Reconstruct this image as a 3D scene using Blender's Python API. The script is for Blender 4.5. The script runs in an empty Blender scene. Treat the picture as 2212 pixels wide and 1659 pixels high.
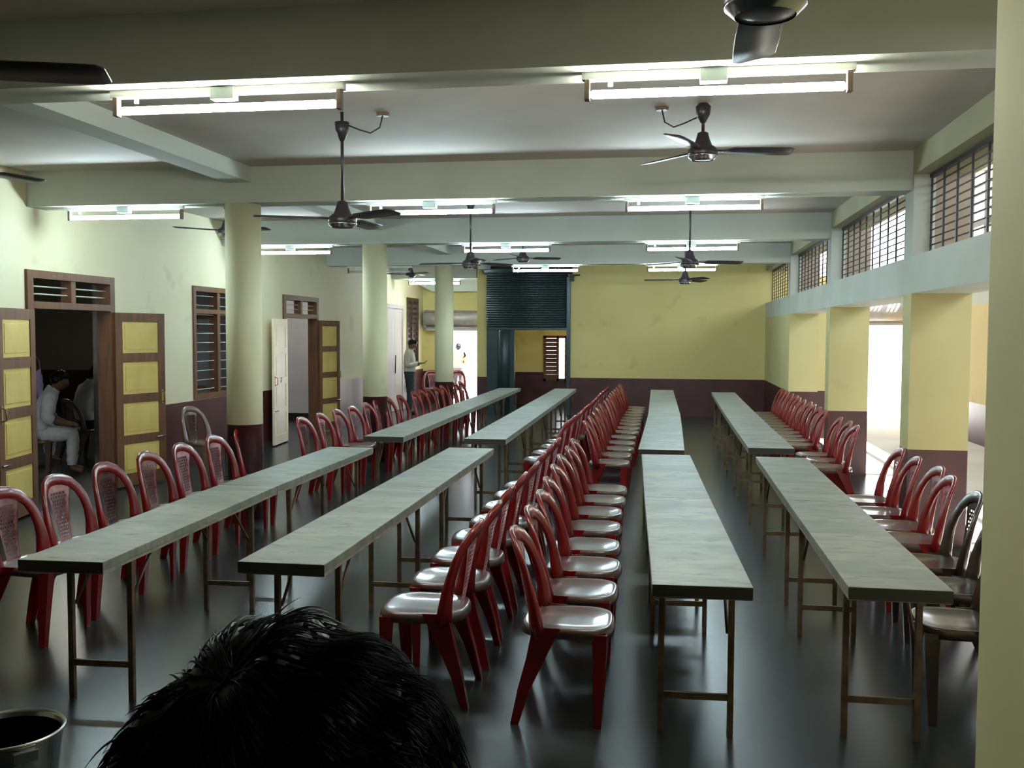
import bpy, bmesh, math, random
from mathutils import Vector, Matrix
random.seed(7)
SC = bpy.context.scene
COL = SC.collection
PI = math.pi

# ------------------------------------------------------------------ camera
EYE = 1.75
YAW, PITCH, ROLL, FPX = 0.1601, 0.0521, 0.004, 2103.2
cd = bpy.data.cameras.new('camera'); cam = bpy.data.objects.new('camera', cd); COL.objects.link(cam)
cd.sensor_width = 36.0; cd.sensor_fit = 'HORIZONTAL'; cd.lens = FPX / 2212 * 36.0
cd.clip_start = 0.05; cd.clip_end = 300
cy, sy, cp, sp = math.cos(YAW), math.sin(YAW), math.cos(PITCH), math.sin(PITCH)
F = Vector((-sy * cp, cy * cp, -sp)); R0 = Vector((cy, sy, 0)); U0 = R0.cross(F)
Rv = R0 * math.cos(ROLL) + U0 * math.sin(ROLL); Uv = U0 * math.cos(ROLL) - R0 * math.sin(ROLL)
cam.matrix_world = Matrix(((Rv.x, Uv.x, -F.x, 0), (Rv.y, Uv.y, -F.y, 0), (Rv.z, Uv.z, -F.z, EYE), (0, 0, 0, 1)))
SC.camera = cam

# ------------------------------------------------------------------ world, sun, exposure
SC.view_settings.view_transform = 'Standard'; SC.view_settings.look = 'None'
SC.view_settings.gamma = 1.0; SC.view_settings.use_curve_mapping = False
SC.view_settings.exposure = 1.08
w = bpy.data.worlds.new('overcast_sky'); SC.world = w; w.use_nodes = True
bg = w.node_tree.nodes['Background']; bg.inputs[0].default_value = (0.86, 0.93, 1.0, 1); bg.inputs[1].default_value = 4.2
sl = bpy.data.lights.new('sun', 'SUN'); sl.energy = 13.0; sl.angle = math.radians(1.0); sl.color = (1.0, 0.97, 0.9)
so = bpy.data.objects.new('sun', sl); COL.objects.link(so)
so.rotation_euler = Vector((math.cos(math.radians(60)), -0.06, math.sin(math.radians(60)))).to_track_quat('Z', 'Y').to_euler()
so.location = (12, 8, 14)
TUBE_L = 74.0

# ------------------------------------------------------------------ materials
def nt(name):
    m = bpy.data.materials.new(name); m.use_nodes = True
    return m, m.node_tree.nodes, m.node_tree.links, m.node_tree.nodes['Principled BSDF']

def noise_mix(N, L, a, b, scale, lo=0.35, hi=0.65, detail=6, vec=None, dist=0.0):
    t = N.new('ShaderNodeTexNoise'); t.inputs['Scale'].default_value = scale; t.inputs['Detail'].default_value = detail
    t.inputs['Distortion'].default_value = dist
    if vec: L.new(vec, t.inputs['Vector'])
    r = N.new('ShaderNodeMapRange'); r.inputs[1].default_value = lo; r.inputs[2].default_value = hi
    L.new(t.outputs['Fac'], r.inputs[0])
    mx = N.new('ShaderNodeMix'); mx.data_type = 'RGBA'; L.new(r.outputs[0], mx.inputs[0])
    for v, i in ((a, 6), (b, 7)):
        if hasattr(v, 'is_output'): L.new(v, mx.inputs[i])
        else: mx.inputs[i].default_value = (*v, 1)
    return mx.outputs[2]

def plain(name, c, rough=0.6, metal=0.0, c2=None, scale=8, spec=0.5, bump=0.0, stretch=None):
    m, N, L, P = nt(name)
    P.inputs['Roughness'].default_value = rough; P.inputs['Metallic'].default_value = metal
    P.inputs['Specular IOR Level'].default_value = spec
    vec = None
    tc = N.new('ShaderNodeTexCoord')
    vec = tc.outputs['Object']
    if stretch:
        mp = N.new('ShaderNodeMapping'); mp.inputs['Scale'].default_value = stretch; L.new(vec, mp.inputs[0]); vec = mp.outputs[0]
    c2 = c2 or tuple(v * 0.86 for v in c)
    L.new(noise_mix(N, L, c, c2, scale, vec=vec), P.inputs['Base Color'])
    if bump:
        t = N.new('ShaderNodeTexNoise'); t.inputs['Scale'].default_value = scale * 6; L.new(vec, t.inputs['Vector'])
        b = N.new('ShaderNodeBump'); b.inputs['Strength'].default_value = bump; b.inputs['Distance'].default_value = 0.01
        L.new(t.outputs['Fac'], b.inputs['Height']); L.new(b.outputs[0], P.inputs['Normal'])
    return m

def dado_paint(name, upper, upper2, dado, height, rough=0.75, tiers=None):
    """painted wall: oil-painted maroon dado below a fixed height, distemper above"""
    m, N, L, P = nt(name)
    g = N.new('ShaderNodeNewGeometry'); s = N.new('ShaderNodeSeparateXYZ'); L.new(g.outputs['Position'], s.inputs[0])
    gt = N.new('ShaderNodeMath'); gt.operation = 'GREATER_THAN'; L.new(s.outputs[2], gt.inputs[0]); gt.inputs[1].default_value = height
    up = noise_mix(N, L, upper, upper2, 0.8, vec=g.outputs['Position'])
    up = noise_mix(N, L, up, tuple(v * 0.8 for v in upper2), 2.3, 0.62, 0.8, vec=g.outputs['Position'])
    dn = noise_mix(N, L, dado, tuple(min(1, v * 1.5 + 0.004) for v in dado), 3.0, vec=g.outputs['Position'])
    mx = N.new('ShaderNodeMix'); mx.data_type = 'RGBA'; L.new(gt.outputs[0], mx.inputs[0]); L.new(dn, mx.inputs[6]); L.new(up, mx.inputs[7])
    L.new(mx.outputs[2], P.inputs['Base Color'])
    rg = N.new('ShaderNodeMapRange'); L.new(gt.outputs[0], rg.inputs[0]); rg.inputs[3].default_value = 0.35; rg.inputs[4].default_value = rough
    L.new(rg.outputs[0], P.inputs['Roughness'])
    return m

MAROON = (0.055, 0.013, 0.013)
M = {}
M['wall_left'] = dado_paint('cream_distemper_left', (0.76, 0.71, 0.51), (0.71, 0.64, 0.42), MAROON, 0.86)
M['wall'] = dado_paint('yellow_distemper', (0.72, 0.61, 0.26), (0.66, 0.55, 0.22), MAROON, 0.80)
M['pier'] = dado_paint('pier_distemper', (0.62, 0.57, 0.29), (0.55, 0.50, 0.24), MAROON, 0.80)
M['pier_plain'] = plain('pier_distemper_plain', (0.62, 0.58, 0.31), 0.75, c2=(0.54, 0.51, 0.26), scale=1.5)
M['column'] = dado_paint('column_distemper', (0.72, 0.69, 0.46), (0.66, 0.62, 0.39), MAROON, 0.887)
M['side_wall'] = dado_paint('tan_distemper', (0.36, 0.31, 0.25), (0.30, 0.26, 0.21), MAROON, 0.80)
M['outer'] = dado_paint('outer_distemper', (0.75, 0.62, 0.30), (0.70, 0.56, 0.26), MAROON, 0.65)
M['beam'] = plain('pale_green_beam_paint', (0.61, 0.64, 0.58), 0.8, c2=(0.54, 0.57, 0.50), scale=1.2)
M['ceiling'] = plain('ceiling_whitewash', (0.57, 0.51, 0.46), 0.85, c2=(0.47, 0.41, 0.355), scale=1.0)
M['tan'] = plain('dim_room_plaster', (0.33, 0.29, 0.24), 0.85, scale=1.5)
M['tan_light'] = plain('tan_outer_plaster', (0.42, 0.34, 0.26), 0.85, scale=1.5)
M['upper_band'] = plain('olive_band_shade_dark', (0.44, 0.42, 0.27), 0.8, scale=1.5)  # wall paint darkened: shade above the clerestory put into the colour
M['lavender'] = plain('lavender_grey_plaster', (0.62, 0.60, 0.66), 0.8, scale=1.5)
M['wood'] = plain('dark_brown_wood', (0.16, 0.065, 0.022), 0.5, c2=(0.10, 0.038, 0.014), scale=3, stretch=(8, 8, 1))
M['dark_wood'] = plain('blackish_wood', (0.05, 0.022, 0.015), 0.5, scale=3)
M['wood_light'] = plain('faded_brown_wood', (0.27, 0.18, 0.11), 0.6, c2=(0.20, 0.12, 0.07), scale=3, stretch=(8, 8, 1))
M['panel'] = plain('yellow_panel_paint', (0.68, 0.52, 0.16), 0.5, c2=(0.60, 0.44, 0.12), scale=4)
M['pale_leaf'] = plain('pale_cream_paint_daylit', (0.86, 0.72, 0.52), 0.35, c2=(0.80, 0.62, 0.42), scale=4)  # cream lightened to stand in for daylight falling on the leaf
M['grey_door'] = plain('weathered_grey_door', (0.60, 0.52, 0.50), 0.6, c2=(0.50, 0.42, 0.40), scale=2.5, stretch=(1, 5, 0.6))
M['iron'] = plain('dark_iron', (0.03, 0.03, 0.032), 0.5, 0.3)
M['fan'] = plain('dark_brown_enamel', (0.035, 0.028, 0.035), 0.35, 0.0)
M['chrome'] = plain('fan_chrome_ring', (0.7, 0.7, 0.72), 0.2, 1.0)
M['steel'] = plain('stainless_steel', (0.62, 0.63, 0.62), 0.22, 1.0)
M['brass'] = plain('aged_brass', (0.5, 0.36, 0.16), 0.35, 1.0)
M['batten'] = plain('batten_enamel', (0.8, 0.8, 0.76), 0.5)
M['ballast'] = plain('grey_ballast_box', (0.42, 0.47, 0.45), 0.5)
M['holder'] = plain('brown_lamp_holder', (0.16, 0.10, 0.07), 0.5)
M['white_post'] = plain('white_post_paint', (0.62, 0.66, 0.58), 0.5)
M['leg_metal'] = plain('rusty_ochre_iron', (0.16, 0.11, 0.055), 0.6, 0.2, c2=(0.08, 0.05, 0.03), scale=14)
M['shutter_green'] = plain('dark_green_shutter', (0.030, 0.055, 0.055), 0.35, 0.3, c2=(0.040, 0.060, 0.070), scale=3)
M['shutter_grey'] = plain('galvanised_shutter', (0.45, 0.42, 0.42), 0.5, 0.4)
M['slat'] = plain('louver_slats', (0.30, 0.28, 0.26), 0.6)
M['ground'] = plain('pale_ground', (0.84, 0.82, 0.78), 0.9, scale=0.8)
M['black'] = plain('black_rubber', (0.01, 0.01, 0.01), 0.6)
M['cloth_white'] = plain('white_cotton', (0.72, 0.72, 0.72), 0.9, scale=20)
M['cloth_lilac'] = plain('lilac_cotton', (0.52, 0.42, 0.66), 0.9, scale=20)
M['cloth_cream'] = plain('cream_cotton', (0.62, 0.58, 0.48), 0.9, scale=20)
M['cloth_sun'] = plain('pale_yellow_cotton', (0.26, 0.20, 0.11), 0.9, scale=20)
M['trouser'] = plain('dark_grey_cloth', (0.035, 0.045, 0.055), 0.85, scale=20)
M['trouser_grey'] = plain('grey_cloth', (0.06, 0.052, 0.055), 0.85, scale=20)
M['skin'] = plain('brown_skin', (0.22, 0.11, 0.065), 0.5, scale=15)
M['hair'] = plain('black_hair', (0.003, 0.0027, 0.003), 0.4, scale=60, spec=0.25)
M['dark_shirt'] = plain('black_cotton', (0.012, 0.012, 0.015), 0.9, scale=20)

def floor_mat():
    m, N, L, P = nt('polished_dark_cement')
    g = N.new('ShaderNodeNewGeometry')
    c = noise_mix(N, L, (0.018, 0.023, 0.025), (0.034, 0.040, 0.040), 0.9, vec=g.outputs['Position'])
    c = noise_mix(N, L, c, (0.014, 0.017, 0.019), 6, 0.5, 0.75, vec=g.outputs['Position'])
    L.new(c, P.inputs['Base Color'])
    P.inputs['Roughness'].default_value = 0.27
    P.inputs['Specular IOR Level'].default_value = 0.36
    return m
M['floor'] = floor_mat()

def table_mat():
    m, N, L, P = nt('worn_grey_table_board')
    tc = N.new('ShaderNodeTexCoord'); oi = N.new('ShaderNodeObjectInfo')
    ad = N.new('ShaderNodeVectorMath'); ad.operation = 'ADD'; L.new(tc.outputs['Object'], ad.inputs[0])
    cb = N.new('ShaderNodeCombineXYZ')
    mu = N.new('ShaderNodeMath'); mu.operation = 'MULTIPLY'; mu.inputs[1].default_value = 37; L.new(oi.outputs['Random'], mu.inputs[0]); L.new(mu.outputs[0], cb.inputs[0]); L.new(mu.outputs[0], cb.inputs[1])
    L.new(cb.outputs[0], ad.inputs[1])
    mp = N.new('ShaderNodeMapping'); mp.inputs['Scale'].default_value = (1.2, 3.0, 1); L.new(ad.outputs[0], mp.inputs[0])
    c = noise_mix(N, L, (0.25, 0.25, 0.205), (0.17, 0.185, 0.16), 2.0, 0.38, 0.62, vec=mp.outputs[0], dist=0.6)
    c = noise_mix(N, L, c, (0.13, 0.135, 0.115), 7, 0.52, 0.72, vec=mp.outputs[0])
    L.new(c, P.inputs['Base Color']); P.inputs['Roughness'].default_value = 0.5; P.inputs['Specular IOR Level'].default_value = 0.35
    return m
M['table'] = table_mat()
M['table_end'] = plain('table_end_shade_dark', (0.05, 0.045, 0.035), 0.6, scale=12)  # near-black colour stands in for shade on the camera-facing table ends
M['table_edge'] = plain('worn_plank_edge', (0.34, 0.31, 0.24), 0.6, c2=(0.22, 0.20, 0.16), scale=12)

def plastic(name, c, c2, tr=0.18):
    m, N, L, P = nt(name)
    tc = N.new('ShaderNodeTexCoord')
    col = noise_mix(N, L, c, c2, 6, vec=tc.outputs['Object'])
    L.new(col, P.inputs['Base Color']); P.inputs['Roughness'].default_value = 0.27
    P.inputs['Coat Weight'].default_value = 0.6; P.inputs['Coat Roughness'].default_value = 0.15
    T = N.new('ShaderNodeBsdfTranslucent'); T.inputs[0].default_value = (min(1, c[0] * 3.4), c[1] * 1.2, c[2] * 1.2, 1)
    mx = N.new('ShaderNodeMixShader'); mx.inputs[0].default_value = tr
    L.new(P.outputs[0], mx.inputs[1]); L.new(T.outputs[0], mx.inputs[2]); L.new(mx.outputs[0], N['Material Output'].inputs[0])
    return m
def worn_sheen(name, c, w, lo, hi):  # noise blend used for seat wear and painted reflections
    m, N, L, P = nt(name); tc = N.new('ShaderNodeTexCoord')
    L.new(noise_mix(N, L, c, w, 5, lo, hi, vec=tc.outputs['Object'], dist=1.5), P.inputs['Base Color'])
    P.inputs['Roughness'].default_value = 0.30; P.inputs['Coat Weight'].default_value = 0.6; P.inputs['Coat Roughness'].default_value = 0.12
    return m
M['red'] = plastic('maroon_red_plastic', (0.24, 0.010, 0.012), (0.17, 0.008, 0.010))
M['dark_brown'] = plastic('backlit_dark_plastic', (0.045, 0.028, 0.020), (0.03, 0.018, 0.013), 0.05)  # red chair plastic darkened to a near-silhouette, backlight put into the colour
M['red_worn'] = worn_sheen('maroon_red_plastic_worn', (0.13, 0.022, 0.02), (0.105, 0.078, 0.068), .36, .54)  # grey blends seat wear with ceiling reflection put into the colour
M['red_panel'] = worn_sheen('maroon_red_plastic_ceiling_sheen', (0.30, 0.07, 0.08), (0.48, 0.27, 0.30), .32, .56)  # pink stands in for ceiling light reflected by the tilted splat
M['brown_worn'] = M['brown_panel'] = M['brown'] = plastic('brown_plastic', (0.13, 0.085, 0.055), (0.10, 0.06, 0.04), 0.06)

M['dark_brown_worn'] = M['dark_brown_panel'] = M['dark_brown']
def tube_mat(name, col, s):
    m, N, L, P = nt(name)
    P.inputs['Base Color'].default_value = (0.9, 0.9, 0.9, 1)
    P.inputs['Emission Color'].default_value = (*col, 1); P.inputs['Emission Strength'].default_value = s
    return m
M['tube_warm'] = tube_mat('fluorescent_tube_warm', (0.97, 1.0, 0.86), TUBE_L * .82)
M['tube_cool'] = tube_mat('fluorescent_tube_cool', (0.70, 0.92, 1.0), TUBE_L)
M['tube_off'] = plain('unlit_tube_glass', (0.75, 0.75, 0.75), 0.3)

# ------------------------------------------------------------------ mesh helpers
class MB:
    def __init__(self): self.bm = bmesh.new()
    def box(self, x0, x1, y0, y1, z0, z1, rot=None, mi=0):
        vs = [self.bm.verts.new(Vector((x, y, z))) for x in (x0, x1) for y in (y0, y1) for z in (z0, z1)]
        if rot is not None:
            for v in vs: v.co = rot @ v.co
        for f in ((0, 1, 3, 2), (4, 6, 7, 5), (0, 4, 5, 1), (2, 3, 7, 6), (0, 2, 6, 4), (1, 5, 7, 3)):
            fc = self.bm.faces.new([vs[i] for i in f]); fc.material_index = mi
        return self
    def lathe(self, prof, n=24, c=(0, 0, 0), axis='Z', smooth=True, caps=True):
        rings = []
        for r, z in prof:
            ring = []
            for i in range(n):
                a = 2 * PI * i / n
                p = Vector((r * math.cos(a), r * math.sin(a), z))
                if axis == 'X': p = Vector((p.z, p.x, p.y))
                if axis == 'Y': p = Vector((p.y, p.z, p.x))
                ring.append(self.bm.verts.new(p + Vector(c)))
            rings.append(ring)
        for a, b in zip(rings[:-1], rings[1:]):
            for i in range(n):
                f = self.bm.faces.new((a[i], a[(i + 1) % n], b[(i + 1) % n], b[i])); f.smooth = smooth
        for ring in ((rings[0], rings[-1]) if caps else ()):
            if (ring[0].co - ring[n // 2].co).length > 1e-5: self.bm.faces.new(ring)
        return self
    def cyl(self, c, r, h, n=20, axis='Z'): return self.lathe([(r, 0), (r, h)], n, c, axis)
    def sweep(self, pts, secs, ref, closed_ends=True, smooth=True):
        """pts: centre points; secs: for each point a list of (a,b) offsets; ref: thickness direction per point"""
        rings = []
        n = len(pts)
        for i, p in enumerate(pts):
            t = (pts[min(i + 1, n - 1)] - pts[max(i - 1, 0)]).normalized()
            r = ref[i] if isinstance(ref, list) else ref
            r = (r - t * r.dot(t)).normalized(); b = t.cross(r)
            rings.append([self.bm.verts.new(p + b * u + r * v) for u, v in secs[i]])
        k = len(rings[0])
        for a, b in zip(rings[:-1], rings[1:]):
            for i in range(k):
                f = self.bm.faces.new((a[i], a[(i + 1) % k], b[(i + 1) % k], b[i])); f.smooth = smooth
        if closed_ends:
            self.bm.faces.new(rings[0]); self.bm.faces.new(list(reversed(rings[-1])))
        return self
    def tube(self, pts, r, n=8):
        pts = [Vector(p) for p in pts]
        rr = r if isinstance(r, list) else [r] * len(pts)
        secs = [[(q * math.cos(2 * PI * j / n), q * math.sin(2 * PI * j / n)) for j in range(n)] for q in rr]
        t = (pts[-1] - pts[0]).normalized()
        ref = Vector((0, 0, 1)) if abs(t.z) < 0.8 else Vector((1, 0, 0))
        return self.sweep(pts, secs, ref)
    def build(self, name, mat, parent=None, bevel=0.0, smooth=None):
        bmesh.ops.recalc_face_normals(self.bm, faces=self.bm.faces)
        if bevel: bmesh.ops.bevel(self.bm, geom=[e for e in self.bm.edges if len(e.link_faces) == 2 and e.calc_face_angle(0) > 0.6], offset=bevel, segments=2, affect='EDGES', profile=0.7)
        me = bpy.data.meshes.new(name); self.bm.to_mesh(me); self.bm.free()
        mats = mat if isinstance(mat, (list, tuple)) else [mat]
        for q in mats: me.materials.append(M[q] if isinstance(q, str) else q)
        o = bpy.data.objects.new(name, me); COL.objects.link(o)
        if parent: o.parent = parent
        return o

def rr(w, t, p=0.45):
    """rounded rectangle section, w wide, t thick"""
    a, b = w / 2, t / 2; c = min(a, b) * p
    return [(-a + c, -b), (a - c, -b), (a, -b + c), (a, b - c), (a - c, b), (-a + c, b), (-a, b - c), (-a, -b + c)]

def thing(name, label, cat, loc=(0, 0, 0), rotz=0.0, group=None):
    o = bpy.data.objects.new(name, None); COL.objects.link(o); o.empty_display_size = 0.1
    o.location = loc; o.rotation_euler = (0, 0, rotz)
    return tag(o, label, cat, group)
def tag(o, label, cat, group=None):
    o['label'] = label; o['category'] = cat
    if group: o['group'] = group
    return o
def struct(o): o['kind'] = 'structure'; return o
def dup(root, loc, rotz, label, group=None):
    r = root.copy(); COL.objects.link(r); r.location = loc; r.rotation_euler = (0, 0, rotz); r['label'] = label
    if group: r['group'] = group
    for ch in list(root.children):
        c = ch.copy(); COL.objects.link(c); c.parent = r
        for g in ch.children:
            d = g.copy(); COL.objects.link(d); d.parent = c
    return r
ORD = ['first', 'second', 'third', 'fourth', 'fifth', 'sixth', 'seventh', 'eighth', 'ninth', 'tenth', 'eleventh', 'twelfth', 'thirteenth', 'fourteenth', 'fifteenth', 'sixteenth', 'seventeenth', 'eighteenth', 'nineteenth', 'twentieth']

def cells(mb, axis, a0, a1, u0, u1, z0, z1, openings):
    """wall slab with rectangular openings; axis 'x': slab between x=a0..a1 running along y"""
    us = sorted({u0, u1, *[v for o in openings for v in o[:2]]}); zs = sorted({z0, z1, *[v for o in openings for v in o[2:]]})
    us = [u for u in us if u0 <= u <= u1]; zs = [z for z in zs if z0 <= z <= z1]
    for i in range(len(us) - 1):
        for j in range(len(zs) - 1):
            um, zm = (us[i] + us[i + 1]) / 2, (zs[j] + zs[j + 1]) / 2
            if any(o[0] < um < o[1] and o[2] < zm < o[3] for o in openings): continue
            if axis == 'x': mb.box(a0, a1, us[i], us[i + 1], zs[j], zs[j + 1])
            else: mb.box(us[i], us[i + 1], a0, a1, zs[j], zs[j + 1])
    bmesh.ops.remove_doubles(mb.bm, verts=mb.bm.verts, dist=1e-5)
    # drop the coincident inner faces between neighbouring cells
    seen = {}
    for f in list(mb.bm.faces):
        k = tuple(sorted(v.index for v in f.verts)) if False else frozenset(f.verts)
        seen.setdefault(k, []).append(f)
    kill = [f for fs in seen.values() if len(fs) > 1 for f in fs]
    if kill: bmesh.ops.delete(mb.bm, geom=kill, context='FACES_ONLY')
    return mb

# ------------------------------------------------------------------ dimensions of the hall
Y1, S = 4.38, 4.12
YB = [Y1 + S * k for k in range(-2, 5)]          # beam fronts, YB[2] is the beam nearest the camera
ZB, ZC = 2.937, 3.262
XL, XR, XO = -6.07, 1.96, 2.43
XC = -3.95
YEND, YBACK, YNEAR = 23.65, 20.84, -11.0

# ------------------------------------------------------------------ shell
o = MB().box(-17, XO, YNEAR - .3, 24.1, -0.2, 0.0).build('floor', 'floor'); struct(o)
o = MB().box(XO, 5.15, YNEAR - .3, 24.1, -0.2, -.005).build('verandah_floor', 'ground'); struct(o)
o = MB().box(-60, 60, 24.1, 110, -0.4, -0.16).box(5.15, 60, -30, 24.1, -0.4, -0.1).box(-60, -17, -30, 24.1, -0.4, -0.16).build('ground', 'ground'); struct(o)
o = MB().box(XL - .25, XO, YNEAR - .3, 24.0, ZC, ZC + .2).build('ceiling', 'ceiling'); struct(o)
# left wall with its two doorways, two windows and the shut grey door
D1 = (8.45, 9.93, 0.0, 2.342); D2 = (14.71, 16.25, 0.0, 2.352); W1 = (11.75, 13.2, 0.87, 2.348); W2 = (22.10, 23.15, 1.0, 2.58); D3 = (20.3, 21.7, 0, 2.38)
o = cells(MB(), 'x', XL - .13, XL, YNEAR, 23.9, 0, ZC, [D1, D2, W1, W2]).build('wall_left', 'wall_left'); struct(o)
# right wall: lintel beam, piers and the band above the clerestory
mb = MB()
mb.box(XR, XO, YNEAR, YBACK, 2.09, 2.395)
o = MB().box(XR, XO, YNEAR, YBACK, 3.06, ZC).build('trim_3', 'upper_band'); struct(o)
for y in YB[1:6]: mb.box(XR, 2.13, y - .04, y + .24, 2.395, 3.06)
o = MB()
for y in YB[1:6]: o.box(2.13, XO, y - .04, y + .24, 2.395, 3.06)
struct(o.build('trim_4', 'tan_light'))
mb.box(XR, XO, YNEAR, .2, 2.395, 3.06)
o = mb.build('trim_1', 'beam'); struct(o)
mb = MB()
for k, y in enumerate(YB[1:6]):
    mb.box(XR, XO, y - .04, y + .24, 0, 2.09)
mb.box(XR, XO, YNEAR, 3.0, 0, 2.09)
mb.box(XR, XO, YB[5] + .24, YBACK, 0, 2.09)
mb.box(XO, 2.75, 17.0, 17.2, 0, 2.6)
o = mb.build('wall_right', 'pier'); struct(o)
# far wall with the shuttered doorway, and the deeper end bay at the left
mb = MB(); cells(mb, 'y', YBACK, YBACK + .22, -4.14, XO, 0, ZC, [(-3.86, -2.16, 0, 2.9)])
o = mb.build('wall_back', 'wall'); struct(o)
o = cells(MB(), 'y', YEND, YEND + .25, XL - .25, 2.2, 0, ZC, [(-5.40, -4.25, 0, 1.80), (-3.04, -2.46, 0.58, 1.70)]).build('wall_end', 'wall'); struct(o)
o = MB().box(-4.16, -3.96, YBACK + .22, YEND, 0, ZC).build('wall_partition', 'wall'); struct(o)
o = MB().box(-3.90, -3.73, YBACK + .22, YEND, 0, ZC).build('wall_store_left', 'wall'); struct(o)
o = cells(MB(), 'x', 2.0, 2.2, YBACK + .22, YEND, 0, ZC, []).build('wall_store_right', 'wall'); struct(o)
o = MB().box(XL - .25, XO, YNEAR - .3, YNEAR, 0, ZC).build('wall_near', 'wall_left'); struct(o)
# beams across the hall
for k, y in enumerate(YB[1:6]):
    o = MB().box(XL, XR, y, y + .3, ZB, ZC).build('ceiling_beam', 'beam'); struct(o)
o = MB().box(XL, -4.16, YB[6], YB[6] + .3, ZB, ZC).build('ceiling_beam', 'beam'); struct(o)
mb = MB()
prof = [(XL, ZC), (XL, 2.93), (XL + .35, 2.76), (-4.17, 2.76), (-4.17, ZC)]
f1 = [mb.bm.verts.new((x, YEND - .45, z)) for x, z in prof]; f2 = [mb.bm.verts.new((x, YEND, z)) for x, z in prof]
mb.bm.faces.new(f1); mb.bm.faces.new(list(reversed(f2)))
for i in range(5): mb.bm.faces.new((f1[i], f1[(i + 1) % 5], f2[(i + 1) % 5], f2[i]))
o = mb.build('ceiling_beam', 'beam'); struct(o)
for k in range(1, 6):
    ye = YB[k + 1] if k < 5 else YBACK
    o = MB().box(-4.03, -3.80, YB[k] + .3, ye, 3.12, ZC).build('ceiling_beam', 'beam'); struct(o)
# round columns
CN = ['first round column from the camera, beside the wall window', 'second round column from the camera, near the open double door with pale leaf', 'third round column from the camera, in front of the far roller-shutter doorway']
for k, y in enumerate(YB[3:6]):
    o = MB().lathe([(.165, 0), (.165, ZB)], 40, (0, 0, 0)).build('round_column', 'column'); o.location = (XC, y + .15, 0)
    tag(o, 'yellow ' + CN[k] + ', maroon at its foot', 'column', 'round columns of the hall')
o = MB().lathe([(.165, 0), (.165, ZB)], 40).build('round_column', 'column'); o.location = (XC, Y1 + .15, 0)
tag(o, 'yellow round column left of the frame beside the nearest table row', 'column', 'round columns of the hall')
# near pier at the right edge of the picture
o = MB().box(.906, 1.40, 1.9, 2.995, 0, ZC).build('wall_pier', 'pier_plain'); struct(o)

# ------------------------------------------------------------------ verandah to the right
o = cells(MB(), 'x', 4.9, 5.1, YNEAR, 21.2, -.2, 2.25, []).build('wall_outer', 'outer'); struct(o)
o = MB().box(4.9, 5.1, YNEAR, 21.2, 2.25, 2.95).build('trim_2', 'beam'); struct(o)
o = cells(MB(), 'y', 20.9, 21.1, XO, 4.9, 0, 2.95, [(3.55, 4.88, 0, 1.94)]).build('wall_outer_end', 'outer'); struct(o)
o = MB().box(XO, 5.0, YNEAR, 21.2, 4.35, 4.5).box(XO, XO + .12, YNEAR, 21.2, ZC + .2, 4.35).build('verandah_roof', 'tan'); struct(o)
mb = MB()
for i in range(9): mb.box(4.97, 4.995, YNEAR, 21.2, 3.05 + i * .14, 3.075 + i * .14)
mb.box(4.95, 5.03, YNEAR, 21.2, 3.52, 3.62)
for y in (0, 4.2, 8.3, 12.4, 16.5, 20.6): mb.box(4.92, 5.08, y, y + .12, 2.95, 4.35)
o = mb.build('window_7', 'slat'); struct(o)
def shutter(name, x0, x1, y, z_low, z_high, label, mat):
    t = thing(name, label, 'roller shutter', ((x0 + x1) / 2, y, 0)); w2 = (x1 - x0) / 2
    MB().lathe([(.17, -w2), (.19, -w2 + .01), (.19, w2 - .01), (.17, w2)], 24, (0, -.2, z_high - .2), 'X').build('shutter_barrel', mat, t)
    m = MB(); z = z_low + .08
    while z < z_high - .25: m.lathe([(.035, -w2 + .04), (.035, w2 - .04)], 8, (0, -.2, z), 'X'); z += .07
    m.build('shutter_slats', mat, t)
    MB().box(-w2 + .03, w2 - .03, -.24, -.16, z_low, z_low + .06).build('bottom_rail', mat, t, .01)
    for s in (-1, 1): MB().box(s * (w2 - .015) - .03, s * (w2 - .015) + .03, -.26, -.0, z_high - .42, z_high).build('end_bracket', 'shutter_grey', t)
    return t
shutter('roller_shutter', -5.98, -4.20, YEND, 1.80, 2.31, 'grey rolled-up roller shutter above the bright doorway at the far left end', 'shutter_grey')
shutter('roller_shutter', 3.45, 4.88, 20.9, 1.94, 2.40, 'rolled-up roller shutter above the bright doorway seen between the right piers', 'shutter_grey')

# ------------------------------------------------------------------ clerestory grilles along the right wall
for k in range(1, 6):
    y0 = YB[k] + .24; y1 = (YB[k + 1] - .04) if k < 5 else YBACK
    if k == 1: y0 = .2
    fr = MB().box(2.08, 2.12, y0, y1, 2.395, 2.42).box(2.08, 2.12, y0, y1, 3.03, 3.06).build('window_%d' % (k + 1), 'iron'); struct(fr)
    m = MB(); y = y1 - .02
    while y > y0: m.box(2.088, 2.102, y - .009, y + .009, 2.42, 3.03); y -= .36
    for i in range(1, 10): m.tube([(2.095, y0, 2.42 + i * .061), (2.095, y1, 2.42 + i * .061)], .006, 6)
    m.build('grille', 'iron', fr)

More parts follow.
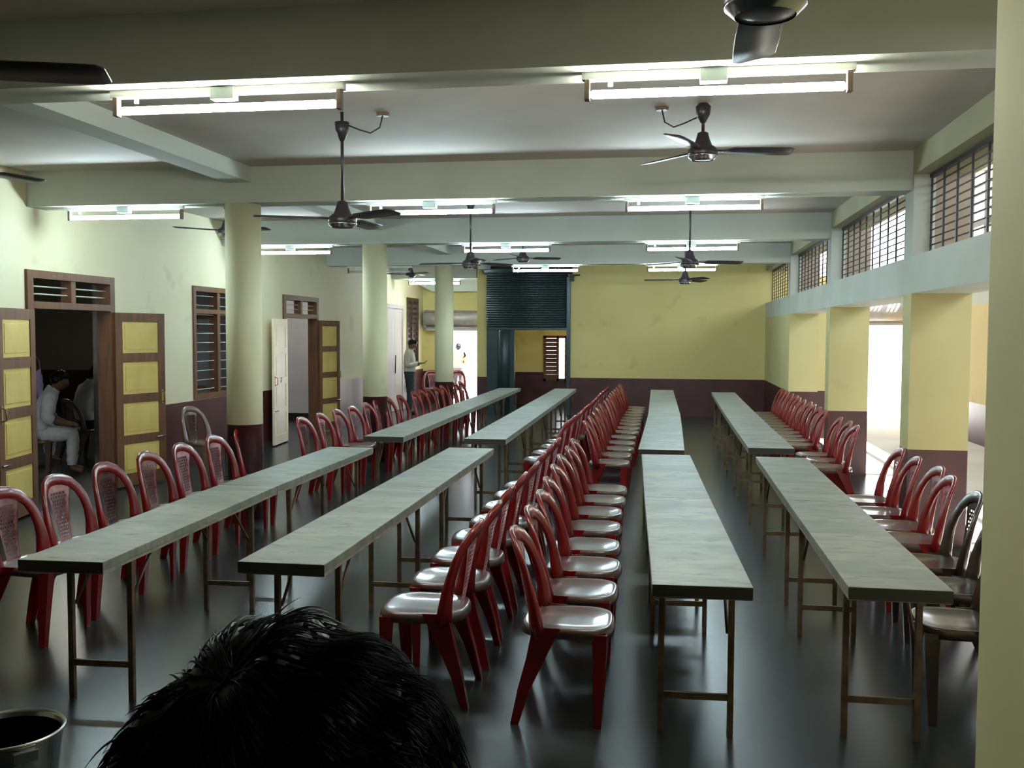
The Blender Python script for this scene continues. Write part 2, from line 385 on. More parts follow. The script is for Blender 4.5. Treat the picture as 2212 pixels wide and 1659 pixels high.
# ------------------------------------------------------------------ doors and windows of the left wall
def leaf(parent, hy, dir_, ang, width=.735, ztop=1.96, zbot=.02, mat='wood', pan='panel', handle=True, name='door_leaf', flip=1):
    """leaf hinged at (XL, hy); dir_ +1 opens towards +y, -1 towards -y; local x runs along the leaf"""
    h = ztop - zbot; t = .035
    m = MB(); st, n = .10, 4
    m.box(0, st, -t / 2, t / 2, 0, h).box(width - st, width, -t / 2, t / 2, 0, h)
    rails = [0, .47, .93, 1.39, h - .10]; rh = [.14, .10, .10, .10, .10]
    for z, q in zip(rails, rh): m.box(st, width - st, -t / 2 + .001, t / 2 - .001, z, z + q)
    L = m.build(name, mat, parent, .003)
    L.location = (.02, hy, zbot)
    L.rotation_euler = (0, 0, math.atan2(dir_ * math.cos(ang), math.sin(ang)))
    for i in range(4):
        z0 = rails[i] + rh[i]; z1 = rails[i + 1]
        p = MB().box(st, width - st, -.008, .008, z0, z1).box(st + .04, width - st - .04, -.013, .013, z0 + .04, z1 - .04).build('door_panel', pan, L, .003)
    if handle:
        s = -dir_ * 1
        hz = .93 + .05
        hd = MB().box(width - .065, width - .035, s * t / 2 - .004, s * t / 2 + .004, hz - .08, hz + .08).tube([(width - .05, s * t / 2, hz - .06), (width - .05, s * (t / 2 + .04), hz - .05), (width - .05, s * (t / 2 + .04), hz + .05), (width - .05, s * t / 2, hz + .06)], .007).build('door_handle', 'brass', L)
        MB().tube([(width - .16, s * (t / 2 + .012), .52), (width - .02, s * (t / 2 + .012), .52)], .009).build('door_bolt', 'steel', L)
    return L
def double_door(name, D, head, mat='wood'):
    y0, y1, _, zt = D
    f = MB()
    f.box(XL - .135, XL + .03, y0, y0 + .09, 0, zt).box(XL - .135, XL + .03, y1 - .09, y1, 0, zt).box(XL - .135, XL + .03, y0 + .09, y1 - .09, zt - .08, zt).box(XL - .135, XL + .03, y0 + .09, y1 - .09, head, head + .07)
    f.box(XL - .10, XL + .02, (y0 + y1) / 2 - .04, (y0 + y1) / 2 + .04, head + .07, zt - .08)
    o = f.build(name, mat, None, .004); struct(o)
    for side in (0, 1):
        ya, yb = (y0 + .09, (y0 + y1) / 2 - .04) if side == 0 else ((y0 + y1) / 2 + .04, y1 - .09)
        g = MB()
        for i in (1, 2): z = head + .07 + (zt - .15 - head) * i / 3; g.tube([(XL - .03, ya, z), (XL - .03, yb, z)], .008)
        g.build('transom_bars', 'white_post', o)
    return o
def leaf_root(D, hy, dir_, ang, **k):
    return k
d1 = double_door('door_1', D1, 1.97)
d2 = double_door('door_2', D2, 1.985)
def add_leaf(frame, hy, dir_, deg, **k):
    L = leaf(frame, hy, dir_, math.radians(deg), **k); L.location.x = XL + .045; return L
add_leaf(d1, D1[0] + .05, -1, 11)
add_leaf(d1, D1[1] - .05, 1, 15)
l2 = add_leaf(d2, D2[0] + .05, -1, 6, mat='pale_leaf', pan='pale_leaf')
l2['label'] = 'pale cream door leaf brightened for daylight, with raised panels and a painted 37'
add_leaf(d2, D2[1] - .05, 1, 9)
# painted number on the pale leaf
fc = bpy.data.curves.new('painted_number', 'FONT'); fc.body = '37'; fc.size = .11; fc.extrude = .0006; fc.align_x = 'CENTER'
fo = bpy.data.objects.new('painted_number', fc); COL.objects.link(fo); fc.materials.append(M['wood'])
dg = bpy.context.evaluated_depsgraph_get(); me = bpy.data.meshes.new_from_object(fo.evaluated_get(dg)); bpy.data.objects.remove(fo)
no = bpy.data.objects.new('painted_number', me); COL.objects.link(no); no.parent = l2
no.matrix_local = Matrix.Translation((.37, .019, .95)) @ Matrix.Rotation(PI, 4, 'Z') @ Matrix.Rotation(PI / 2, 4, 'X')
# hanging latch piece in the second doorway
MB().box(XL - .05, XL + .0, D2[0] + .12, D2[0] + .17, 1.55, 1.985).build('hanging_bolt', 'wood', d2)
# grey closed door
o = MB().box(XL, XL + .05, D3[0], D3[0] + .09, 0, D3[3]).box(XL, XL + .05, D3[1] - .09, D3[1], 0, D3[3]).box(XL, XL + .05, D3[0] + .09, D3[1] - .09, D3[3] - .09, D3[3]).build('door_3', 'grey_door', None, .004); struct(o)
for a, b in ((D3[0] + .09, (D3[0] + D3[1]) / 2 - .003), ((D3[0] + D3[1]) / 2 + .003, D3[1] - .09)):
    m = MB().box(XL, XL + .03, a, b, 0.01, D3[3] - .09)
    L = m.build('door_leaf', 'grey_door', o, .003)
MB().tube([(XL + .06, (D3[0] + D3[1]) / 2 - .06, .85), (XL + .07, (D3[0] + D3[1]) / 2 - .06, 1.25)], .012).build('door_bolt', 'iron', o)

def wall_window(name, W, bar, slats=False, leafs=True):
    y0, y1, z0, z1 = W
    f = MB()
    f.box(XL - .135, XL + .02, y0, y0 + .07, z0, z1).box(XL - .135, XL + .02, y1 - .07, y1, z0, z1).box(XL - .135, XL + .02, y0 + .07, y1 - .07, z0, z0 + .07).box(XL - .135, XL + .02, y0 + .07, y1 - .07, z1 - .07, z1)
    ym = (y0 + y1) / 2
    f.box(XL - .11, XL + .01, ym - .04, ym + .04, z0 + .07, z1 - .07)
    if bar: f.box(XL - .112, XL + .012, y0 + .07, y1 - .07, bar, bar + .06)
    o = f.build(name, 'dark_wood' if slats else 'wood', None, .004); struct(o)
    g = MB(); n = int((z1 - z0) / .12)
    for i in range(1, n):
        z = z0 + (z1 - z0) * i / n
        if slats: g.box(XL - .07, XL - .03, y0 + .07, ym - .04, z - .025, z + .025).box(XL - .07, XL - .03, ym + .04, y1 - .07, z - .025, z + .025)
        else: g.tube([(XL - .05, y0 + .05, z), (XL - .05, y1 - .05, z)], .006, 6)
    g.build('louvers' if slats else 'window_bars', 'dark_wood' if slats else 'white_post', o)
    return o
w1 = wall_window('window_1', W1, 1.99)
for s, yy in ((1, W1[0] + .08), (-1, W1[1] - .08)):     # casements swung into the room behind
    m = MB().box(-.55, 0, -.018, .018, 0, .06).box(-.55, 0, -.018, .018, 1.0, 1.06).box(-.55, -.48, -.018, .018, 0, 1.06).box(-.07, 0, -.018, .018, 0, 1.06)
    L = m.build('casement', 'wood', w1, .003); L.location = (XL - .12, yy, .93); L.rotation_euler = (0, 0, -s * .35)
wall_window('window_8', W2, None, slats=True)
# store window behind the green shutter
o = MB().box(-3.04, -2.98, YEND - .02, YEND + .08, .58, 1.70).box(-2.52, -2.46, YEND - .02, YEND + .08, .58, 1.70).box(-3.04, -2.46, YEND - .02, YEND + .08, 1.63, 1.70).box(-3.04, -2.46, YEND - .02, YEND + .08, .58, .65).box(-2.72, -2.66, YEND - .02, YEND + .08, .58, 1.70).build('window_9', 'wood', None, .003); struct(o)
m = MB()
for i in range(10): m.box(-2.98, -2.72, YEND + .0, YEND + .06, .65 + i * .098, .745 + i * .098).box(-2.97, -2.73, YEND - .012, YEND + .0, .67 + i * .098, .69 + i * .098)
m.build('louvers', 'wood', o)
m = MB()
for i in range(1, 9): m.tube([(-2.66, YEND + .03, .6 + i * .12), (-2.52, YEND + .03, .6 + i * .12)], .008, 6)
m.build('window_bars', 'iron', o)

# ------------------------------------------------------------------ rooms behind the left wall
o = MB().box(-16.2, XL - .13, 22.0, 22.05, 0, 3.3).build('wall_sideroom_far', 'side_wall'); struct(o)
o = cells(MB(), 'y', 4.6, 4.8, -16.2, XL - .13, 0, 3.3, [(-9.2, -7.8, 1.2, 2.1)]).build('wall_sideroom_near', 'tan'); struct(o)  # unseen opening added so skylight reaches the seated people
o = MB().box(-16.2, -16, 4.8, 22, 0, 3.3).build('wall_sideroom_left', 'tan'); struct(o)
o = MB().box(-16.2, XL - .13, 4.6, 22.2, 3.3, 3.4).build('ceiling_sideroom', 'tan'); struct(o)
mb = MB().box(-8.6, XL - .13, 18.5, 18.65, .14, 3.3).box(-8.75, -8.6, 14.0, 18.65, .14, 3.3).box(-8.6, XL - .13, 13.9, 14.0, .14, 3.3)
o = mb.build('wall_partition_room', 'lavender'); struct(o)
mb = MB().box(-8.6, XL - .13, 18.47, 18.65, 0, .14).box(-8.75, -8.57, 14.0, 18.65, 0, .14).box(-8.6, XL - .13, 13.9, 14.03, 0, .14)
o = mb.build('baseboard_sideroom', 'black'); struct(o)
o = MB().lathe([(.042, 0), (.042, 3.3)], 16).build('white_pipe_post', 'white_post'); o.location = (-7.33, 11.60, 0)
tag(o, 'thin white post standing just inside the open door at left', 'post')

# ------------------------------------------------------------------ dark green shutter on the far wall
t = thing('green_roller_shutter', 'dark green half-lowered roller shutter on the far yellow wall', 'roller shutter', (-3.015, YBACK - .02, 0))
m = MB(); z = 1.86
while z < 3.16: m.lathe([(.028, -.90), (.028, .86)], 8, (0, -.04, z), 'X'); z += .05
m.build('shutter_slats', 'shutter_green', t)
MB().box(-.90, .86, -.08, -.0, 1.82, 1.87).build('bottom_rail', 'shutter_green', t, .005)
MB().box(.84, .92, -.09, .0, .5, 2.95).box(.84, .92, -.09, 0, 0, .5).build('side_guide', 'shutter_green', t, .005)
MB().lathe([(.11, -.93), (.11, .96)], 20, (0, -.10, 3.12), 'X').build('shutter_barrel', 'shutter_green', t)
MB().box(.90, .99, -.14, 0, 2.86, 3.0).tube([(.9, -.08, 2.98), (1.12, -.08, 2.99)], .016).build('end_bracket', 'iron', t)
MB().box(-.90, -.29, -.03, .02, 0, 1.84).build('fixed_panel', 'shutter_green', t, .004)
MB().lathe([(.13, 0), (.13, 1.80), (.1, 1.83)], 24, (-.52, -.06, 0)).build('rounded_post', 'shutter_green', t)

# ------------------------------------------------------------------ fluorescent lamps under the beams
def lamp(cx, cyy, lit, tone, label, group):
    t = thing('tube_light', label, 'light', (cx, cyy, ZB), 0, group)
    MB().box(-.60, .60, -.022, .022, -.034, 0).build('batten', 'batten', t, .003)
    MB().lathe([(.010, -.56), (.0195, -.55), (.0195, .55), (.010, .56)], 16, (0, 0, -.098), 'X').build('tube', ('tube_' + tone) if lit else 'tube_off', t)
    for s in (-1, 1):
        MB().box(s * .575 - .012, s * .575 + .012, -.02, .02, -.125, -.0).build('lamp_holder', 'holder', t, .004)
    MB().box(-.07, .05, -.03, .03, -.062, -.002).build('ballast', 'ballast', t, .004)
    MB().lathe([(.011, -.062), (.011, -.034)], 10, (-.47, 0, 0)).build('starter', 'batten', t)
    return t
POS = {-5.13: 'left', -2.14: 'middle', .19: 'right'}
LN = {2: 'nearest the camera', 3: 'second beam from the camera', 4: 'third beam from the camera', 5: 'fourth beam from the camera'}
for k in range(2, 6):
    for cx, nm in POS.items():
        if k == 2 and nm == 'left': continue
        lit = not (k == 5 and nm == 'left')
        bm_ = 'the beam nearest the camera' if k == 2 else 'the ' + LN[k]
        lb = ('lit white' if lit else 'unlit') + ' tube light under ' + bm_ + ', ' + {'left': 'at the left wall', 'middle': 'left of centre', 'right': 'right of centre'}[nm]
        if k == 2: lb = {'middle': 'large lit warm white tube light, upper left, under the nearest beam', 'right': 'largest brightest lit tube light, upper right, under the nearest beam'}[nm]
        lamp(cx + (.08 if (k == 4 and nm == 'right') else 0), YB[k] + .13, lit, 'warm' if k == 2 else 'cool', lb, 'tube lights under the beams')
lamp(-5.13, YB[6] + .13, True, 'cool', 'lit tube light partly behind the third column, farthest at the left', 'tube lights under the beams')
lamp(-9.6, 14.5, True, 'warm', 'added unseen tube light for the side room behind the first door', 'tube lights under the beams').location.z = 3.3  # added lamp, no such source visible, brightens the dark side room
lamp(-7.45, 16.3, True, 'warm', 'added unseen tube light for the small lavender room behind the second door', 'tube lights under the beams').location.z = 3.3  # added lamp, brightens the lavender wall behind the second doorway
lamp(-1.2, 22.2, True, 'warm', 'added unseen tube light for the store room behind the green shutter', 'tube lights under the beams').location.z = ZC  # added lamp, brightens the store room behind the shutter

# ------------------------------------------------------------------ ceiling fans
def make_fan():
    t = thing('ceiling_fan', '', 'fan', (0, 0, 0))
    # origin at motor centre
    MB().lathe([(.02, -.062), (.075, -.058), (.095, -.035), (.098, -.02), (.098, .0), (.085, .018), (.06, .035), (.045, .075), (.035, .115), (.012, .125)], 28).build('motor_housing', 'fan', t)
    MB().lathe([(.072, -.0615), (.096, -.040), (.099, -.034), (.092, -.038)], 28, caps=False).build('chrome_ring', 'chrome', t)
    for i in range(3):
        a = 2 * PI * i / 3
        m = MB()
        pts = [Vector((x, 0, 0)) for x in (.09, .14, .20, .32, .45, .57, .595)]
        ws = [.03, .03, .115, .125, .128, .125, .09]
        ref = []
        secs = []
        for x, wd in zip((.09, .14, .20, .32, .45, .57, .595), ws): secs.append(rr(wd, .006 if x > .15 else .012)); ref.append(Vector((0, math.sin(.20 if x > .15 else 0), 1)))
        m.sweep(pts, secs, ref)
        b = m.build('blade', 'fan', t); b.rotation_euler = (0, 0, a)
    return t
FAN0 = make_fan(); used = False
def fan(x, y, z, deg, label, cable=0):
    global used
    if not used: t = FAN0; t.location = (x, y, z); t.rotation_euler = (0, 0, math.radians(deg)); t['label'] = label; t['group'] = 'ceiling fans of the hall'; used = True
    else: t = dup(FANC, (x, y, z), math.radians(deg), label, 'ceiling fans of the hall')
    return t
fans = [(-2.24, 6.5, 2.535, -156, 'dark ceiling fan on a long rod left of centre, nearest fully visible', 1),
        (.2, 6.6, 2.955, 10, 'dark ceiling fan on a short rod close to the ceiling, right of centre', -1),
        (-2.16, 10.5, 2.515, 172, 'dark ceiling fan on a long rod below the third beam, left of centre', 0),
        (.2, 10.55, 2.515, 20, 'dark ceiling fan on a long rod in front of the third beam, right of centre', 0),
        (.215, 14.6, 2.545, 180, 'small distant ceiling fan against the yellow far wall', 0),
        (-5.08, 18.8, 2.913, 200, 'small distant ceiling fan between the second and third columns at left', 0),
        (-2.2, 14.6, 2.885, 145, 'small distant ceiling fan just beneath the third beam, left of centre', 0),
        (-5.02, 10.55, 2.91, 225, 'ceiling fan partly hidden behind the first round column', 0),
        (.215, 2.42, 2.565, 88, 'nearest ceiling fan, only its round motor and one blade seen at the top edge', 0),
        (-2.22, 2.52, 2.51, 18, 'ceiling fan of which only one black blade shows at the upper left edge', 0),
        (-5.05, 6.5, 2.93, 77, 'ceiling fan cut by the left edge, only blade tips showing', 0)]
FANC = FAN0.copy(); 
# keep a clean template tree for the copies (children of FAN0 before per-fan rods are added)
tmpl = list(FAN0.children)
for i, (x, y, z, deg, lb, cb) in enumerate(fans):
    if i == 0:
        t = FAN0; t['label'] = lb
    else:
        t = FAN0.copy(); COL.objects.link(t); t['label'] = lb
        for ch in tmpl:
            c = ch.copy(); COL.objects.link(c); c.parent = t
    t.location = (x, y, z); t.rotation_euler = (0, 0, math.radians(deg)); t['group'] = 'ceiling fans of the hall'
    L = ZC - z
    MB().cyl((0, 0, .10), .011, L - .10, 12).build('downrod', 'fan', t)
    MB().lathe([(.014, L - .20 if L > .5 else L - .13), (.045, L - .13 if L > .5 else L - .07), (.05, L - .07 if L > .5 else L - .02), (.03, L - .065 if L > .5 else L - .001)], 20).build('canopy', 'fan', t)
    if cb:
        q = MB(); s = cb; r = math.radians(-deg)
        def loc(dx, dy, dz): return Vector((dx * math.cos(r) - dy * math.sin(r), dx * math.sin(r) + dy * math.cos(r), dz))
        q.tube([loc(s * .04, 0, L - .09), loc(s * .12, .02, L - .12), loc(s * .19, .04, L - .14), loc(s * .25, .06, L - .10), loc(s * .27, .07, L - .01)], .005, 6)
        q.build('supply_cable', 'black', t)
        p = loc(s * .27, .07, 0)
        MB().lathe([(.04, L - .022), (.045, L - .008), (.045, L - .001)], 16, (p.x, p.y, 0)).build('ceiling_rose', 'holder', t)
bpy.data.objects.remove(FANC)

# ------------------------------------------------------------------ tables
def make_table(Lg=2.15, W=.40):
    t = thing('folding_table', '', 'table')
    MB().box(-W / 2, W / 2, -Lg / 2 + .004, Lg / 2 - .004, .70, .74).build('tabletop', 'table', t, .004)
    MB().box(-W / 2 + .003, W / 2 - .003, -Lg / 2 + .008, Lg / 2 - .008, .685, .700).build('under_frame', 'table_edge', t)
    for s in (-1, 1):
        MB().box(-W / 2 + .001, W / 2 - .001, s * (Lg / 2 - .004) - .0015, s * (Lg / 2 - .004) + .0015, .69, .738).build('end_shade_strip', 'table_end', t)  # thin dark strip painting shade onto the table end
        y = s * (Lg / 2 - .33)
        for sx in (-1, 1):
            MB().box(sx * .15 - .013, sx * .15 + .013, y - .013, y + .013, 0, .69).build('leg', 'leg_metal', t, .002)
        MB().box(-.14, .14, y - .008, y + .008, .155, .185).build('crossbar', 'leg_metal', t, .002)
        for sx in (-1, 1):
            MB().tube([(sx * .135, y - s * .01, .45), (sx * .135, y - s * .26, .69)], .008, 6).build('brace', 'leg_metal', t)
    return t
TB = make_table(); tb_used = False
rows = [
 ('near row by the left chairs', [(-2.64, 3.87), (-2.735, 6.03), (-2.76, 8.22)], 'leftmost near table row'),
 ('second near row from the left', [(-1.67, 4.00), (-1.69, 6.18), (-1.71, 8.37)], 'near row second from the left'),
 ('near row right of the centre chairs', [(.143, 3.93), (.058, 6.06), (-.02, 8.22)], 'near row right of the centre chairs'),
 ('rightmost near row', [(.92, 4.02), (.915, 6.09), (.915, 8.23)], 'rightmost near table row'),
 ('far left row', [(-2.74, 9.12), (-2.78, 11.27), (-2.82, 13.43), (-2.86, 15.6), (-2.9, 17.75)], 'leftmost far row'),
 ('far second row', [(-1.73, 9.1), (-1.765, 11.26), (-1.80, 13.43), (-1.83, 15.6), (-1.87, 17.75)], 'far row second from the left'),
 ('far third row', [(-.06, 8.55), (-.055, 10.6), (-.055, 12.4), (-.09, 15.05), (-.125, 17.77)], 'far row right of the centre chairs'),
 ('far right row', [(.905, 8.86), (.90, 11.0), (.905, 13.1), (.915, 15.2), (.93, 17.3)], 'rightmost far table row')]
for rn, pts, nm in rows:
    for i in range(len(pts) - 1):
        a, b = Vector(pts[i]), Vector(pts[i + 1]); d = b - a; L = d.length; c = (a + b) / 2
        rz = math.atan2(-d.x, d.y)
        pos = 'nearest' if i == 0 else 'farthest' if i == len(pts) - 2 else ORD[i]
        lb = 'narrow grey folding table, ' + pos + ' in the ' + nm
        if not tb_used: t = TB; t.location = (c.x, c.y, 0); t.rotation_euler = (0, 0, rz); t['label'] = lb; tb_used = True
        else: t = dup(TB, (c.x, c.y, 0), rz, lb)
        t['group'] = 'narrow folding dining tables'; t.scale = (1, L / 2.15, 1)

# ------------------------------------------------------------------ plastic chairs
def back_x(y, z): return -.165 - .085 * (z - .43) / .43 + .06 * (abs(y) / .2) ** 2
def make_chair(name, mat, label=''):
    t = thing(name, label, 'chair')
    # seat: dished plate with a rolled rim
    n = 44; bm = bmesh.new(); rings = []
    def outl(a):
        c, s = math.cos(a), math.sin(a); p = 3.2
        r = 1 / ((abs(c) ** p + abs(s) ** p) ** (1 / p)); x, y = r * c, r * s
        return (.02 + x * .205, y * (.195 + .012 * x))
    for f, z in ((.25, .418), (.5, .420), (.72, .426), (.86, .434), (.95, .438), (1.0, .434), (1.03, .422), (1.035, .392), (1.01, .392), (.99, .415), (.7, .410), (.25, .405)):
        rings.append([bm.verts.new((.02 + (outl(2 * PI * i / n)[0] - .02) * f, outl(2 * PI * i / n)[1] * f, z)) for i in range(n)])
    for a, b in zip(rings[:-1], rings[1:]):
        for i in range(n): bm.faces.new((a[i], a[(i + 1) % n], b[(i + 1) % n], b[i])).smooth = True
    bm.faces.new(rings[0]); bm.faces.new(rings[-1])
    m = MB(); m.bm.free(); m.bm = bm; m.build('seat', mat + '_worn', t)
    # back hoop
    half = [(.192, .400), (.200, .47), (.204, .54), (.200, .61), (.188, .68), (.162, .742), (.118, .790), (.06, .813), (0, .818)]
    path = half + [(-y, z) for y, z in reversed(half[:-1])]
    pts = [Vector((back_x(y, z), y, z)) for y, z in path]
    secs = []; ref = []
    for (y, z) in path:
        wd = (.056 + .018 * max(0, (z - .74) / .08)) if z > .6 else .056 + (.6 - z) * .17
        th = .024 if z > .72 else .024 + (.72 - z) * .10
        secs.append(rr(wd, th, .6)); ref.append(Vector((1, -y * 2.2, .28)))
    MB().sweep(pts, secs, ref).build('back_frame', mat, t)
    # perforated splat
    bm = bmesh.new(); rows_, cols = 34, 15; g = []
    for i in range(rows_ + 1):
        z = .43 + (.80 - .43) * i / rows_; u = i / rows_
        hw = .058 + .018 * u + .056 * u ** 2.2
        g.append([bm.verts.new((back_x(hw * (2 * j / cols - 1), z) + .004, hw * (2 * j / cols - 1), z)) for j in range(cols + 1)])
    for i in range(rows_):
        for j in range(cols):
            hole = (3 <= i < 29) and (i % 2 == 1) and (2 <= j <= cols - 3) and ((j + (i // 2)) % 2 == 0)
            if not hole: bm.faces.new((g[i][j], g[i][j + 1], g[i + 1][j + 1], g[i + 1][j])).smooth = True
    bmesh.ops.solidify(bm, geom=bm.faces[:], thickness=.005)
    m = MB(); m.bm.free(); m.bm = bm; m.build('back_panel', mat + '_panel', t)
    # angle-section legs
    def Lsec(w1, w2, th): return [(0, 0), (w1, 0), (w1, th), (th, th), (th, w2), (0, w2)]
    for sx, sy_ in ((1, 1), (1, -1), (-1, 1), (-1, -1)):
        if sx > 0: P = [((.205, .195), .415, .070, .062), ((.200, .200), .30, .058, .050), ((.190, .205), .15, .046, .042), ((.182, .210), .0, .036, .034)]
        else: P = [((-.128, .200), .44, .125, .060), ((-.156, .203), .30, .085, .052), ((-.195, .207), .15, .054, .044), ((-.225, .212), 0, .038, .036)]
        bm = bmesh.new(); rg = []
        for (x, y), z, wx, wy in P:
            th = .009
            c = [(0, 0), (-sx * wx, 0), (-sx * wx, -th), (-sx * th, -th), (-sx * th, -wy), (0, -wy)]
            rg.append([bm.verts.new((x + a, sy_ * (y + b), z)) for a, b in c])
        for a, b in zip(rg[:-1], rg[1:]):
            for i in range(6): bm.faces.new((a[i], a[(i + 1) % 6], b[(i + 1) % 6], b[i]))
        bm.faces.new(rg[0]); bm.faces.new(rg[-1])
        m = MB(); m.bm.free(); m.bm = bm; m.build('leg', mat, t, .002)
    return t
CH = make_chair('plastic_chair', 'red'); CB = make_chair('plastic_chair', 'brown'); CD = make_chair('plastic_chair', 'dark_brown'); ch_used = {'r': False, 'b': False, 'd': False}
def chair(x, y, rz, label, group, kind='r'):
    base = {'r': CH, 'b': CB, 'd': CD}[kind]
    if not ch_used[kind]:
        base.location = (x, y, 0); base.rotation_euler = (0, 0, rz); base['label'] = label; base['category'] = 'chair'
        if group: base['group'] = group
        ch_used[kind] = True; return base
    c = dup(base, (x, y, 0), rz, label)
    if group: c['group'] = group
    elif 'group' in c: del c['group']
    return c
def j(a): return random.uniform(-a, a)
def chair_row(ys, xf, rz, where, group):
    for i, y in enumerate(ys):
        chair(xf(y) + j(.012), y, rz + j(.035), 'red plastic chair, ' + ORD[i] + ' from the camera in the ' + where, group)
chair_row([5.03, 5.55, 6.13, 6.75, 7.32, 7.94, 8.53], lambda y: -3.56 - .045 * (y - 5), 0, 'near row along the left table row', 'near left row of red chairs')
chair_row([9.87, 10.42, 10.96, 11.48, 12.06, 12.56, 13.1, 13.7, 14.45, 14.9, 15.38, 15.88, 16.35, 16.85, 17.35, 17.85], lambda y: -3.64, 0, 'far row along the left table row', 'far left row of red chairs')
chair_row([4.44, 4.98, 5.50, 6.03, 6.62, 7.18, 7.72, 8.27], lambda y: -.465 - .03 * (y - 4.4), 0, 'near centre row facing right', 'near centre row of red chairs facing right')
chair_row([10.0, 10.6, 11.18, 11.8, 12.45, 13.1, 13.66, 14.28, 14.8, 15.3, 15.85, 16.4, 16.95, 17.5], lambda y: -.62, 0, 'far centre row facing right', 'far centre row of red chairs facing right')
chair_row([4.56, 5.10, 5.64, 6.2, 6.74, 7.32, 7.84, 8.35], lambda y: -1.135 - .01 * (y - 4.5), PI, 'near centre row facing left', 'near centre row of red chairs facing left')
chair_row([10.1, 10.7, 11.28, 11.85, 12.5, 13.1, 13.7, 14.3, 14.9, 15.5, 16.1, 16.7], lambda y: -1.26, PI, 'far centre row facing left', 'far centre row of red chairs facing left')
for i, (x, y) in enumerate([(1.36, 4.72), (1.52, 5.36), (1.53, 5.93)]):
    chair(x, y, PI + j(.06), 'plastic chair darkened for backlight, ' + ['nearest one', 'half hidden by the right pier', 'farthest of the three dark ones'][i] + ', by the rightmost table row', 'chairs darkened for backlight beside the right pier', 'd')
chair_row([6.58, 7.02, 7.56, 8.1], lambda y: 1.36 + .24 * min(1, (y - 4.7) / 2.2), PI, 'near row along the right wall', 'near right row of red chairs')
chair_row([10.06, 10.55, 11.05, 12.02, 12.49, 12.96, 13.43, 13.90, 14.37, 14.84, 15.31, 15.78, 16.25, 16.72], lambda y: 1.62, PI, 'far row along the right wall', 'far right row of red chairs')
chair(-5.52, 10.95, -.25, 'brown plastic chair alone against the left wall under the window', None, 'b')
for i, (x, y, r) in enumerate([(-5.60, 22.6, -1.4), (-5.05, 22.75, -1.6)]):
    chair(x, y, r, ['red plastic chair at the far left end, nearer the side wall', 'red plastic chair at the far left end, by the bright doorway'][i], 'red chairs by the end doorway')

# ------------------------------------------------------------------ people
def skin_mesh(name, chains, mat, parent, sub=2, seed_pts=None):
    """chains: list of [(point, radius), ...]; chains sharing a first point are joined there"""
    me = bpy.data.meshes.new(name); vs, es, rad = [], [], []; idx = {}
    def vid(p, r):
        k = tuple(round(c, 4) for c in p)
        if k not in idx: idx[k] = len(vs); vs.append(p); rad.append(r)
        return idx[k]
    for ch in chains:
        prev = None
        for p, r in ch:
            i = vid(p, r)
            if prev is not None and prev != i: es.append((prev, i))
            prev = i
    me.from_pydata(vs, es, []); o = bpy.data.objects.new(name, me); COL.objects.link(o)
    sk = o.modifiers.new('skin', 'SKIN'); sk.use_smooth_shade = True
    if not me.skin_vertices: bpy.context.view_layer.update()
    for i, r in enumerate(rad):
        r = r if isinstance(r, tuple) else (r, r)
        me.skin_vertices[0].data[i].radius = r
        me.skin_vertices[0].data[i].use_root = (i == 0)
    s = o.modifiers.new('sub', 'SUBSURF'); s.levels = sub; s.render_levels = sub
    bpy.context.view_layer.update()
    dg = bpy.context.evaluated_depsgraph_get(); m2 = bpy.data.meshes.new_from_object(o.evaluated_get(dg))
    bpy.data.objects.remove(o)
    for p in m2.polygons: p.use_smooth = True
    m2.materials.clear(); m2.materials.append(M[mat])
    q = bpy.data.objects.new(name, m2); COL.objects.link(q); q.parent = parent
    return q
def head_pt(x, y, z):
    X = x * .098; Y = y * .076; Z = z * .118
    if z < 0: X *= 1 - .18 * abs(z) ** 1.5 + (.06 if x > 0 else -.12) * min(1, abs(z) * 3); Y *= 1 - .28 * abs(z) ** 1.3
    if x > .4 and -.75 < z < -.45: X += .008                       # chin
    if x > .85 and abs(y) < .22 and -.32 < z < .08: X += .022 * (1 - abs(z + .22) * 1.5)   # nose
    if x > .6 and .12 < z < .3: X += .004                         # brow
    if x > .7 and .15 < abs(y) < .5 and -.06 < z < .12: X -= .006  # eye sockets
    if x > .8 and abs(y) < .3 and -.55 < z < -.42: X += .004       # lips
    if abs(x) < .18 and abs(y) > .8 and -.3 < z < .15: Y *= 1.16   # ears
    return Vector((X, Y, Z))
def head_mesh(bm, c, yaw, nod, s=1.0):
    """adds a head with brow, nose, chin and ears into bm; faces local +x"""
    base = bmesh.ops.create_uvsphere(bm, u_segments=32, v_segments=24, radius=1.0)['verts']
    R = Matrix.Rotation(yaw, 4, 'Z') @ Matrix.Rotation(nod, 4, 'Y')
    for v in base: v.co = Vector(c) + (R @ head_pt(*v.co)) * s
    for f in {f for v in base for f in v.link_faces}: f.material_index = 0
def merge_into(obj, fn):
    bm = bmesh.new(); bm.from_mesh(obj.data); fn(bm)
    bm.to_mesh(obj.data); bm.free()
    for p in obj.data.polygons: p.use_smooth = True
